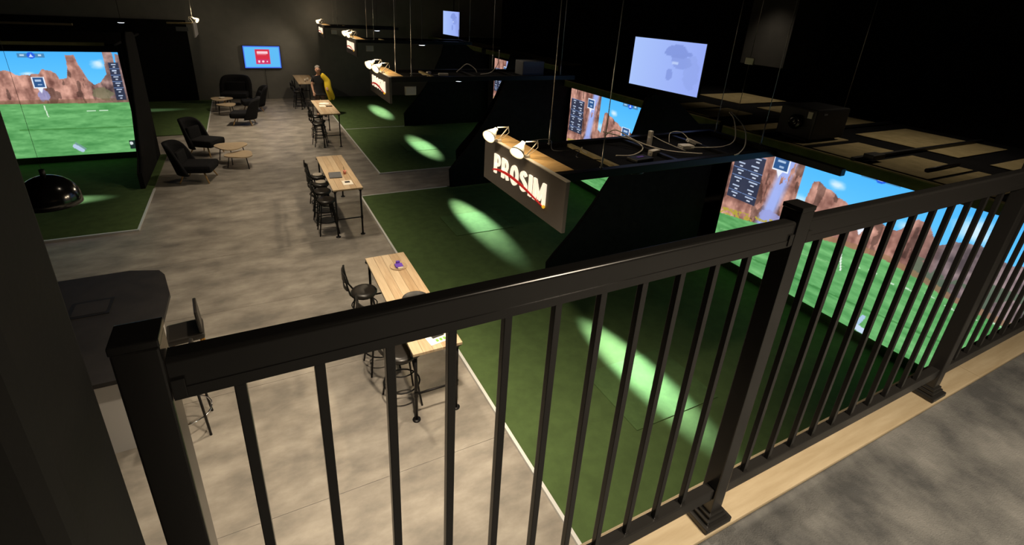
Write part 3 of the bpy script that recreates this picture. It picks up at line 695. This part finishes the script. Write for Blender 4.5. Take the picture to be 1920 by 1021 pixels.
# ------------------------------------------------------------------ bar stools (front towards +x)
def make_stool(label, cushion='seat_vinyl'):
    t = thing('bar_stool', label, 'stool', (0, 0, 0), 0, 'black metal bar stools at the long tables')
    MB().lathe([(.001, .765), (.12, .768), (.175, .758), (.19, .735), (.185, .71), (.001, .705)], (0, 0, 0), 20).build('seat', cushion, t)
    MB().lathe([(.001, .704), (.17, .704), (.17, .69), (.001, .69)], (0, 0, 0), 18).build('seat_plate', 'metal_black', t)
    for sx in (-1, 1):
        for sy in (-1, 1):
            MB().tube([(sx*.11, sy*.11, .695), (sx*.20, sy*.19, 0)], .0145, 6, r2=.0125).build('leg', 'metal_black', t)
    MB().ring((0, 0, .30), .222, .011, 20, 6).build('foot_ring', 'metal_black', t)
    MB().ring((0, 0, .52), .182, .009, 20, 6).build('upper_ring', 'metal_black', t)
    for sy in (-1, 1): MB().tube([(-.13, sy*.13, .70), (-.20, sy*.16, .80), (-.235, sy*.165, .95), (-.255, sy*.16, 1.12)], .013, 6).build('back_post', 'metal_black', t)
    for z, hh in ((1.06, .06), (.90, .025)):
        m = MB(); vs = []; fs = []; n = 10
        for i in range(n+1):
            q = -1+2*i/n; x = -.245-.04*(1-q*q)+(.01 if z < 1 else 0); y = q*.17
            for dx in (-.008, .008):
                for dz in (-hh, hh): vs.append((x+dx, y, z+dz))
        for i in range(n):
            o_ = i*4; fs += [(o_, o_+4, o_+5, o_+1), (o_+2, o_+3, o_+7, o_+6), (o_+1, o_+5, o_+7, o_+3), (o_, o_+2, o_+6, o_+4)]
        fs += [(0, 1, 3, 2), (n*4, n*4+2, n*4+3, n*4+1)]
        m.add(vs, fs).build('back_rail', 'metal_black', t)
    return t
st = make_stool('bar stool tucked under the near end of the nearest table'); st.location = (1.27, 4.86, 0)
st2 = None
spots = [(1.2, 5.62, .05, 'middle bar stool of the nearest table, mostly behind the top rail'), (1.16, 6.42, -.1, 'bar stool at the far end of the nearest table with its back seen'),
         (1.2, 10.28, .0, 'nearest bar stool of the second table'), (1.2, 10.85, .05, 'second bar stool of the second table from the railing'), (1.24, 11.35, -.05, 'third bar stool of the second table from the railing'), (1.26, 11.9, .1, 'farthest bar stool of the second table'),
         (2.0, 17.38, .1, 'nearest bar stool of the third table'), (2.12, 17.85, 0, 'second bar stool of the third table from the railing'), (2.12, 18.6, .0, 'farthest bar stool of the third table'),
         (2.02, 23.95, .1, 'nearest bar stool of the farthest table'), (2.15, 24.6, 0, 'bar stool in shade at the farthest table by the back wall')]
for x, y, rz, lb in spots: dup(st, (x, y, 0), rz, lb)
# pale round pads left on two stools of the second table
for x, y, lb in ((1.25, 11.9, 'pale round cushion on the farthest stool of the second table'), (1.25, 11.35, 'pale round cushion on the third stool of the second table')):
    o = MB().lathe([(.001, .03), (.09, .03), (.12, .015), (.11, .0), (.001, 0)], (0, 0, 0), 16).build('seat_cushion', 'seat_pale', None, (x, y, .7685)); tag(o, lb, 'cushion', 'pale cushions on stools')

# ------------------------------------------------------------------ things on the tables
def tablet(label, x, y, z, rz, sx=.13, sy=.19, m='glass_grey'):
    t = thing('tablet', label, 'tablet', (x, y, z), rz); MB().bbox(-sx, sx, -sy, sy, 0, .022, .006).build('case', 'plastic_grey', t); MB().box(-sx+.012, sx-.012, -sy+.012, sy-.012, .0222, .0236).build('screen', m, t)
tablet('grey tablet lying on the second table', 1.50, 10.80, 1.081, -.08)
def card(label, x, y, z, rz, green=False, sx=.10, sy=.14):
    t = thing('menu_card', label, 'card', (x, y, z), rz); MB().box(-sx, sx, -sy, sy, 0, .003).build('sheet', 'paper', t)
    MB().box(-sx*.5, sx*.5, -sy*.1, sy*.5, .0032, .012).build('pouch', 'plastic_black', t)
    if green:
        for k in range(3): MB().box(-sx*.4+k*sx*.32, -sx*.2+k*sx*.32, -sy*.75, -sy*.35, .0031, .0038).build('green_mark', 'green_print', t)
card('white card with a dark pouch at the near end of the second table', 1.66, 10.26, 1.081, 0)
card('white card with green marks at the near end of the nearest table', 1.66, 4.62, 1.031, .15, True, .15, .12)
t = thing('cup', 'small pink cup with a dark straw on the second table', 'cup', (1.71, 10.85, 1.0805)); MB().lathe([(.001, 0), (.028, 0), (.036, .085), (.033, .085), (.026, .006), (.001, .006)], (0, 0, 0), 16).build('body', 'cup_pink', t); MB().tube([(.01, 0, .01), (-.02, .02, .16)], .005, 6).build('straw', 'plastic_black', t)
def tray(label, x, y, z, m, R=.15):
    t = thing('tray', label, 'tray', (x, y, z)); MB().lathe([(.001, 0), (R, 0), (R+.008, .014), (R, .014), (R-.006, .005), (.001, .005)], (0, 0, 0), 26).build('dish', m, t); return t
tray('thin round clear tray on the nearest table', 1.69, 6.44, 1.0305, 'plank_a', .12)
t = thing('token_pile', 'small purple and white packet on the round tray', 'packet', (1.70, 6.44, 1.0365)); MB().bbox(-.06, .05, -.06, .05, 0, .025, .006).build('packet', 'purple', t); MB().bbox(-.04, .04, -.1, -.062, 0, .02, .005).build('tag', 'seat_pale', t)
MB().bbox(-.03, .03, .052, .09, 0, .05, .008).build('cap', 'purple', t)
t = tray('dark round tray on the nearest table at the railing edge', 1.66, 5.5, 1.0305, 'plastic_black', .17)
t = tray('pale round plate on the third table', 2.42, 18.75, 1.1405, 'paper', .17)
o = MB().bbox(-.1, .1, -.05, .05, 0, .02, .006).build('phone', 'plastic_black', None, (2.52, 18.25, 1.1405)); tag(o, 'dark phone on the third table beside the plate', 'phone')
o = MB().box(-.1, .1, -.14, .14, 0, .003).build('paper_sheet', 'paper', None, (2.3, 18.35, 1.1405)); tag(o, 'white sheet lying on the third table', 'paper')
for i, (x, y) in enumerate(((2.38, 24.0), (2.52, 24.3), (2.6, 23.8))):
    o = MB().lathe([(.001, 0), (.03, 0), (.04, .12), (.036, .12), (.026, .006), (.001, .006)], (0, 0, 0), 12).build('drinking_glass', 'white_plastic', None, (x, y, 1.1405)); tag(o, ['leftmost pale cup on the farthest table', 'pale cup behind the others on the farthest table', 'pale cup nearest the person on the farthest table'][i], 'cup', 'pale cups on the farthest table')

# ------------------------------------------------------------------ armchairs (front towards +x)
def make_armchair(label):
    t = thing('armchair', label, 'armchair', (0, 0, 0), 0, 'black wing armchairs')
    s_ = MB(); s_.bbox(-.30, .38, -.33, .33, .26, .46, .07); s_.build('seat', 'chair_fabric', t)
    # curved shell back with wings
    vs = []; fs = []; n = 16; mrows = 7
    for j in range(mrows+1):
        q = j/mrows
        for i in range(n+1):
            a = -1+2*i/n; an = a*1.45*(1-.12*q)
            R = .40+.03*q; x = -.02-R*math.cos(an)*(1+.12*q)-.10*q; y = R*math.sin(an)*(1.02-.02*q)
            ztop = .98-.30*abs(a)**5.0; z = .22+(ztop-.22)*q
            vs.append((x, y, z))
    for j in range(mrows+1):
        q = j/mrows
        for i in range(n+1):
            a = -1+2*i/n; an = a*1.45*(1-.12*q); R = .33+.03*q; x = -.02-R*math.cos(an)*(1+.12*q)-.10*q; y = R*math.sin(an)*(1.02-.02*q)
            ztop = .97-.30*abs(a)**5.0; vs.append((x, y, .22+(ztop-.22)*q))
    N = (n+1)*(mrows+1)
    for j in range(mrows):
        for i in range(n):
            k = j*(n+1)+i; fs += [(k, k+1, k+n+2, k+n+1), (N+k, N+k+n+1, N+k+n+2, N+k+1)]
    for i in range(n): k = mrows*(n+1)+i; fs += [(k, k+1, N+k+1, N+k), (i, N+i, N+i+1, i+1)]
    for j in range(mrows):
        for e in (0, n): k = j*(n+1)+e; fs.append((k, k+n+1, N+k+n+1, N+k))
    MB().add(vs, fs, True).build('shell_back', 'chair_fabric', t)
    MB().bbox(-.28, -.18, -.24, .24, .42, .80, .045, Matrix.Rotation(-.12, 4, 'Y')).build('back_cushion', 'chair_fabric', t)
    for sx, sy in ((1, 1), (1, -1), (-1, 1), (-1, -1)):
        MB().tube([(sx*.20, sy*.22, .27), (sx*.30, sy*.30, 0)], .022, 8, r2=.012).build('leg', 'pine_leg', t)
    return t
ac = make_armchair('black armchair nearest the left bay turf corner'); ac.location = (-1.42, 14.75, 0); ac.rotation_euler = (0, 0, -.25); ac.scale = (1.15, 1.15, 1.05)
dup(ac, (-1.32, 17.25, 0), -.55, 'black armchair behind the nested side tables', scale=(1.1, 1.1, 1.1))
dup(ac, (-.22, 21.2, 0), PI-.2, 'black armchair seen from behind in the far lounge', scale=(1.1, 1.1, 1.05))
dup(ac, (-.45, 25.2, 0), -PI/2-.2, 'wide black armchair against the back wall below the television', scale=(1.2, 1.6, 1.25))
dup(ac, (.18, 23.7, 0), PI+.15, 'black armchair between the far lounge chairs', scale=(1.1, 1.1, 1.05))
# nested side tables
def side_table(label, x, y, h, R, rz, top='plank_c', grp='nested side tables'):
    t = thing('side_table', label, 'table', (x, y, 0), rz, grp); n = 36; pts = []
    for i in range(n):
        a = 2*PI*i/n; r = R*(1+.13*math.cos(3*a)); pts.append((r*math.cos(a), r*math.sin(a)))
    MB().prism(pts, 'z', h-.028, h).build('top', top, t)
    for k in range(3):
        a = 2*PI*k/3; MB().tube([(R*.78*math.cos(a), R*.78*math.sin(a), h-.03), (R*.98*math.cos(a), R*.98*math.sin(a), 0)], .013, 7).build('leg', 'metal_black', t)
    return t
side_table('taller rounded wooden side table between the near armchairs', -.62, 16.25, .48, .42, .5)
side_table('lower rounded wooden side table tucked under the taller one', -.40, 15.62, .38, .36, 1.1)
side_table('taller pale side table in the far lounge', -.99, 23.9, .52, .40, .2)
side_table('lower wooden side table in the far lounge', -.78, 23.1, .42, .34, .9)
o = MB().lathe([(.001, 0), (.09, 0), (.12, .05), (.11, .05), (.08, .008), (.001, .008)], (0, 0, 0), 16).build('bowl', 'white_plastic', None, (-.95, 23.9, .5205)); tag(o, 'pale bowl on the taller far side table', 'bowl')

# ------------------------------------------------------------------ bar counter at the left with its stools and dome lamp
t = thing('bar_counter', 'dark grey bar counter at the lower left behind the wall end', 'counter', (-1.9, 6.4, 0))
cp = [(-1.4, -1.25), (.60, -1.25), (.66, -1.15), (.69, .35), (.58, .92), (.50, 1.08), (.15, 1.20), (-1.4, 1.18)]
MB().prism(cp, 'z', 1.01, 1.06).build('countertop', 'counter_grey', t)
cb = [(a*.8, b*.86) for a, b in cp]; MB().prism(cb, 'z', 0, 1.009).build('body', 'white_paint', t)
MB().bbox(-.32, .10, .12, .50, 1.0601, 1.066, .002).build('sink_rim', 'plastic_black', t); MB().bbox(-.28, .06, .16, .46, 1.0661, 1.068, .0008).build('sink_bowl', 'counter_grey', t)
def counter_stool(label, x, y, rz, lm='brass_leg'):
    t = thing('counter_stool', label, 'stool', (x, y, 0), rz, 'black stools with gold legs at the counter')
    MB().bbox(-.20, .20, -.20, .20, .70, .78, .03).build('seat', 'seat_vinyl', t)
    MB().bbox(-.235, -.195, -.19, .19, .78, 1.08, .018, Matrix.Rotation(.06, 4, 'Y')).build('backrest', 'seat_vinyl', t)
    for sx in (-1, 1):
        for sy in (-1, 1): MB().tube([(sx*.15, sy*.15, .70), (sx*.20, sy*.20, 0)], .014, 7).build('leg', lm, t)
    MB().ring((0, 0, .26), .24, .010, 22, 6).build('foot_ring', 'chrome', t)
counter_stool('black stool with gold legs beside the bar counter', -1.06, 6.28, PI+.1)
counter_stool('black stool with a chrome foot ring hidden behind the first railing post', -1.06, 5.40, PI, 'pipe')
t = thing('pendant_lamp', 'large glossy black dome pendant lamp at the left edge', 'lamp', (-2.09, 6.8, 2.40))
R = .275
prof = [(R*math.sin(PI/2*i/10)+.001, R*.98*math.cos(PI/2*i/10)+.06) for i in range(11)]+[(R*1.01, 0), (R*.96, 0)]+[(R*.96*math.sin(PI/2*i/10)+.001, R*.92*math.cos(PI/2*i/10)+.06) for i in range(10, -1, -1)]
MB().lathe(prof, (0, 0, 0), 36).build('dome', 'gloss_black', t); MB().tube([(0, 0, .325), (0, 0, .40)], .025, 10).build('collar', 'plastic_black', t); MB().tube([(0, 0, .40), (0, 0, RZ-2.40)], .0016, 6).build('cord', 'plastic_black', t)
MB().sphere((0, 0, .14), .05, 12, 8).build('bulb', 'lampshade', t)

# ------------------------------------------------------------------ person
def skinmesh(name, verts, edges, radii, m, parent=None, root=0, sub=2):
    me = bpy.data.meshes.new(name); me.from_pydata(verts, edges, []); bm = bmesh.new(); bm.from_mesh(me)
    ly = bm.verts.layers.skin.verify(); bm.verts.ensure_lookup_table()
    for v, r in zip(bm.verts, radii):
        v[ly].radius = (r, r) if not isinstance(r, tuple) else r
        v[ly].use_root = (v.index == root)
    bm.to_mesh(me); bm.free()
    o = link(name, me, parent); sk = o.modifiers.new('skin', 'SKIN'); sk.use_smooth_shade = True
    sb = o.modifiers.new('sub', 'SUBSURF'); sb.levels = sub; sb.render_levels = sub; me.materials.append(MATS[m]); return o
pt = thing('person', 'person in a black polo shirt carrying a yellow jacket, standing behind the third table', 'person', (2.72, 22.1, 0), 0)
pt.scale = (1.13, 1.13, 1.13)
# faces -y, slightly turned to its right; height about 1.8 before scale
V = []; E = []; Rr = []
def add(p, r, parent=None):
    V.append(p); Rr.append(r); i = len(V)-1
    if parent is not None: E.append((parent, i))
    return i
pel = add((0, 0, .95), (.16, .115)); sp = add((0, .01, 1.12), (.15, .10), pel); ch = add((0, .01, 1.33), (.17, .115), sp); nb = add((0, .01, 1.47), (.09, .08), ch)
nk = add((0, -.01, 1.55), .056, nb); h1 = add((-.01, -.035, 1.62), .078, nk); h2 = add((-.012, -.035, 1.70), .088, h1); h3 = add((-.012, -.02, 1.77), .062, h2)
ns = add((-.025, -.135, 1.675), .014, h2); er = add((-.105, -.02, 1.68), .016, h2); el = add((.085, -.02, 1.68), .016, h2)
for s_ in (-1, 1):
    sh = add((s_*.17, .01, 1.42), .062, ch); 
    if s_ < 0: eb = add((-.25, .0, 1.14), .046, sh); wr = add((-.235, -.12, .93), .032, eb); pm = add((-.225, -.17, .87), .034, wr)
    else: eb = add((.27, .04, 1.16), .046, sh); wr = add((.26, -.14, 1.08), .032, eb); pm = add((.245, -.2, 1.05), .034, wr)
    for k, (fx, L) in enumerate(((-.028, .062), (-.010, .072), (.010, .068), (.027, .052))):
        a = (V[pm][0]+fx, V[pm][1]-.035, V[pm][2]-.03); f1 = add(a, .0095, pm); f2 = add((a[0], a[1]-L*.45, a[2]-L*.55), .0085, f1); add((a[0], a[1]-L*.35, a[2]-L*1.1), .0075, f2)
    th = add((V[pm][0]-s_*.04, V[pm][1]-.015, V[pm][2]-.005), .011, pm); add((V[pm][0]-s_*.055, V[pm][1]-.045, V[pm][2]-.03), .009, th)
    hp_ = add((s_*.095, 0, .86), .095, pel); kn = add((s_*.11, -.015, .50), .062, hp_); an_ = add((s_*.115, .02, .10), .042, kn); ft = add((s_*.125, -.07, .045), .04, an_); add((s_*.13, -.17, .03), .03, ft)
body = skinmesh('body', V, E, Rr, 'skin', pt, pel)
V2 = []; E2 = []; R2 = []
def add2(p, r, parent=None):
    V2.append(p); R2.append(r); i = len(V2)-1
    if parent is not None: E2.append((parent, i))
    return i
a0 = add2((0, 0, .94), (.185, .14)); a1 = add2((0, .01, 1.12), (.175, .125), a0); a2 = add2((0, .01, 1.33), (.195, .14), a1); a3 = add2((0, .01, 1.46), (.115, .095), a2)
add2((0, 0, .80), (.195, .15), a0)
for s_ in (-1, 1):
    b1 = add2((s_*.175, .01, 1.42), .082, a2); add2((s_*(.225 if s_ < 0 else .235), .015, 1.22), .068, b1)
skinmesh('shirt', V2, E2, R2, 'shirt', pt, a0)
V2, E2, R2 = [], [], []
a0 = add2((0, 0, .93), (.180, .136)); add2((0, 0, 1.08), (.165, .12), a0)
for s_ in (-1, 1):
    b1 = add2((s_*.095, 0, .82), .122, a0); b2 = add2((s_*.11, -.012, .50), .082, b1); add2((s_*.115, .015, .10), .068, b2)
skinmesh('trousers', V2, E2, R2, 'trousers', pt, a0)
V2, E2, R2 = [], [], []
b0 = add2((.08, -.03, 1.51), .055); b1 = add2((.20, -.03, 1.44), (.10, .12), b0); b2 = add2((.30, -.05, 1.24), (.10, .14), b1); b3 = add2((.27, -.13, 1.06), (.10, .13), b2); b4 = add2((.37, -.10, .88), (.11, .12), b3); b5 = add2((.46, -.08, .70), (.09, .09), b4); add2((.44, -.08, .58), .04, b5); c1 = add2((.32, -.1, .72), (.07, .08), b4); add2((.34, -.1, .58), .05, c1)
skinmesh('jacket', V2, E2, R2, 'jacket', pt, b1)
hm = MB(); hm.sphere((-.012, .022, 1.757), .092, 16, 10, (.98, 1.0, .86)); hm.build('hair', 'hair', pt)
for s_ in (-1, 1):
    MB().sphere((-.012+s_*.034, -.118, 1.70), .011, 8, 6).build('eye', 'plastic_black', pt)
    MB().bbox(s_*.12-.045, s_*.12+.045, -.22, .06, 0, .07, .025).build('shoe', 'shoe', pt)
MB().bbox(-.04, .016, -.121, -.115, 1.635, 1.643, .002).build('mouth', 'cup_pink', pt)

# ------------------------------------------------------------------ ceiling downlight fixtures (out of frame), with the added bay fill lights
for i, (x, y, z, wt, cone) in enumerate(DOWN+MEZZ+BAY_FILL):
    lb = 'black ceiling downlight above '+['the open floor beside the railing', 'the nearest bar table', 'the second bar table', 'the passage between the right bays', 'the third bar table', 'the far lounge armchairs', 'the mezzanine walkway', 'the nearest raft, added as fill light', 'the near tiled roof, added as fill light', 'the tiled roof of the second bay, added as fill light', 'the second raft, added as fill light'][i]
    t = thing('downlight', lb, 'light', (x, y, z), 0, 'ceiling downlights')
    MB().lathe([(.001, .20), (.07, .20), (.08, 0), (.07, 0), (.06, .15), (.001, .15)], (0, 0, 0), 18).build('housing', 'plastic_black', t)
    MB().tube([(0, 0, .2), (0, 0, RZ-z)], .012, 6).build('stem', 'plastic_black', t)
    l = bpy.data.lights.new('downlight_beam', 'SPOT'); l.energy = wt*4; l.color = WARM; l.spot_size = math.radians(cone); l.spot_blend = 1; l.shadow_soft_size = .12
    lo = bpy.data.objects.new('downlight_beam', l); C.objects.link(lo); lo.parent = t; lo.location = (0, 0, -.02)
